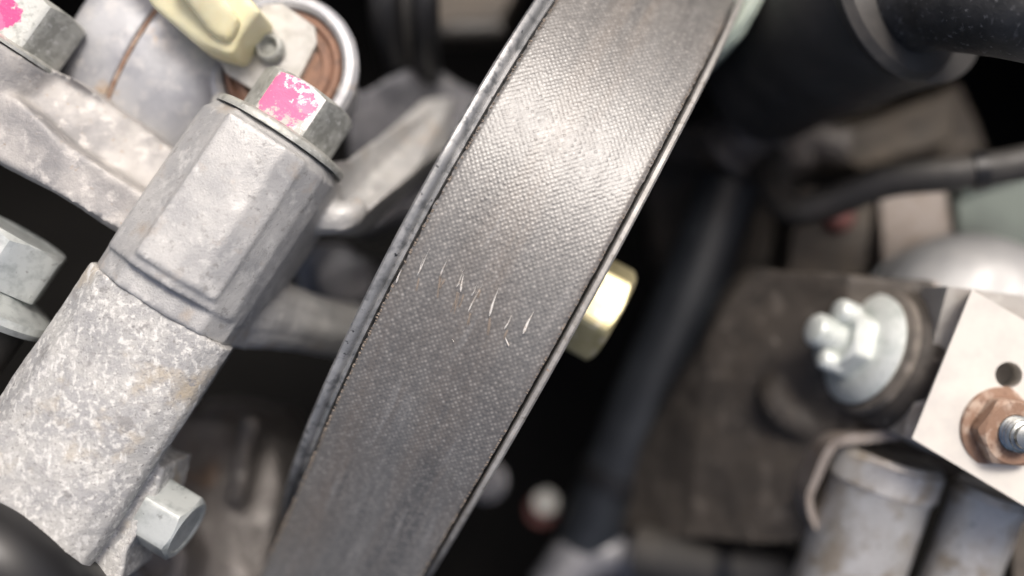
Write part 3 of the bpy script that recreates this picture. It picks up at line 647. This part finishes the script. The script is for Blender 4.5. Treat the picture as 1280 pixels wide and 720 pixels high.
th_ = empty('thin_hose', at(1100, 230, -55), 'thin black hose bending across the right side below the elbow', 'hose')
bm = bmesh.new(); tube(bm, [at(1360, 182, -34), at(1280, 203, -36), at(1200, 216, -38), at(1110, 226, -42), at(1040, 252, -46), at(992, 262, -50), at(966, 228, -58), at(962, 180, -70)], 3.1, 90, 28, .02); link('hose_wall', mesh_of(bm), M['blackr'], th_, smooth=60)
bm = bmesh.new(); tube(bm, [at(1232, 212, -37), at(1215, 214, -37.5)], 3.5, 6, 28); link('clip', mesh_of(bm), M['black'], th_)

mp = empty('plastic_reservoir', at(920, 20, -80), 'pale mint-green plastic part beside the upper end of the belt', 'reservoir')
bm = bmesh.new(); prism(bm, [at(860, -60, -30), at(985, -60, -30), at(958, -5, -30), at(932, 42, -31), at(898, 76, -32), at(850, 80, -33)], 14); cast('wall', bm, M['mint_lit'], mp, .7, 8)
bm = bmesh.new(); tube(bm, [at(950, -30, -30), at(935, 12, -30), at(900, 60, -31)], .8, 20, 12); link('seam', mesh_of(bm), M['mint_lit'], mp)

rb = empty('rear_casting', at(1130, 150, -120), 'blurred tan-brown casting behind the thick and thin hoses', 'engine casting')
bm = bmesh.new()
prism(bm, [at(830, 150, -88), at(960, 170, -86), at(1060, 150, -84), at(1200, 100, -82), at(1240, 190, -84), at(1100, 220, -84), at(960, 215, -86), at(830, 205, -90)], 18)
prism(bm, [at(1010, 190, -78), at(1090, 150, -76), at(1200, 110, -76), at(1190, 180, -76), at(1080, 215, -78)], 10)
prism(bm, [at(800, 215, -104), at(1000, 205, -100), at(1010, 350, -100), at(880, 430, -104), at(820, 330, -104)], 16)
cast('casting', bm, M['tan'], rb, 1.1, 6, [(12, 1.5)], 6)
bm = bmesh.new(); tube(bm, [at(1000, 215, -72), at(985, 190, -74), at(1010, 180, -74), at(1060, 185, -72)], 4.2, 30, 20); link('rib', mesh_of(bm), M['engine'], rb)
rs = empty('relay_box', at(1080, 290, -90), 'blurred grey-brown box with a red cap under the thin hose', 'box')
bm = bmesh.new(); prism(bm, [at(1000, 235, -62), at(1095, 235, -62), at(1080, 345, -62), at(985, 345, -62)], 16); bevel_mesh(bm, 2, 3); link('case', mesh_of(bm), M['tan'], rs)
disc_part('red_cap', rs, at(1046, 272, -62), (0.1, .1, 1), [(3.2, -1), (3.0, 1.6), (2.0, 2.6), (.4, 2.8)], M['red'], 32)
bm = bmesh.new(); prism(bm, [at(1100, 240, -60), at(1180, 225, -60), at(1190, 290, -60), at(1105, 330, -60)], 12); bevel_mesh(bm, 1.6, 3); link('cover', mesh_of(bm), M['edge'], rs)
gr = empty('green_tank', at(1260, 250, -80), 'blurred pale green tank wall at the right edge below the thin hose', 'tank')
bm = bmesh.new(); prism(bm, [at(1195, 235, -58), at(1330, 190, -58), at(1330, 310, -58), at(1200, 300, -58)], 14); bevel_mesh(bm, 2.5, 4); link('wall', mesh_of(bm), M['mint'], gr)
bm = bmesh.new(); tube(bm, [at(1200, 238, -57.5), at(1260, 218, -57.5), at(1330, 195, -57.5)], 1.5, 20, 12); link('rim', mesh_of(bm), M['mint'], gr)

# dark things right of the belt, deep
t = empty('black_pipe', at(780, 640, -100), 'broad blurred blue-black shaft running diagonally right of the gold nut', 'pipe')
bm = bmesh.new(); tube(bm, [at(912, 230, -74), at(862, 370, -74), at(806, 500, -76), at(750, 640, -80), at(715, 740, -84)], 7.2, 60, 40); link('pipe_wall', mesh_of(bm), M['shaft'], t)
bm = bmesh.new(); tube(bm, [at(773, 585, -78), at(765, 605, -78.6)], 7.9, 8, 32); link('clamp', mesh_of(bm), M['black'], t)
t = empty('marked_bolt', at(680, 630, -104), 'blurred white-topped bolt with red paint below the gold nut', 'bolt')
wb = at(682, 628, -92); wax = Vector((-.1, .25, 1)).normalized()
disc_part('flange', t, wb - wax * 6 + Vector((-1.3, -1.8, 0)), wax, [(3.6, 0), (3.7, 1.2), (3.0, 1.8)], M['red'], 32)
hex_part('hex_head', t, wb - wax * 4.4, wax, 2.8, 4.4, M['white'])
t = empty('dull_bolt', at(605, 598, -90), 'blurred dull grey bolt tip peeping out from behind the belt', 'bolt')
gb = at(604, 600, -72)
hex_part('hex_head', t, gb - wax * 4, wax, 3.3, 4.0, M['enginb']); disc_part('flange', t, gb - wax * 6, wax, [(4.6, 0), (4.6, 1.6), (3, 2.1)], M['enginb'], 32)
t = empty('lower_fitting', at(740, 690, -110), 'blurred grey-violet fitting at the bottom edge right of the belt', 'fitting')
bm = bmesh.new(); tube(bm, [at(690, 740, -80), at(725, 700, -80), at(770, 690, -80), at(815, 720, -82)], 6.0, 30, 28, .1); link('elbow', mesh_of(bm), M['enginb'], t)
disc_part('nipple', t, at(742, 668, -78), (.2, .9, .4), [(3.4, -4), (3.4, 2), (2.6, 5), (1.6, 5.4)], M['enginb'], 28)
t = empty('lower_hose', at(900, 700, -70), 'glossy dark hose along the bottom edge below the brown bracket', 'hose')
bm = bmesh.new(); tube(bm, [at(800, 690, -66), at(880, 705, -60), at(960, 712, -54), at(1040, 740, -48)], 5.6, 50, 32); link('hose_wall', mesh_of(bm), M['blackr'], t)
bm = bmesh.new(); tube(bm, [at(905, 708, -58.5), at(925, 710, -57)], 6.2, 8, 32); link('clamp', mesh_of(bm), M['black'], t)
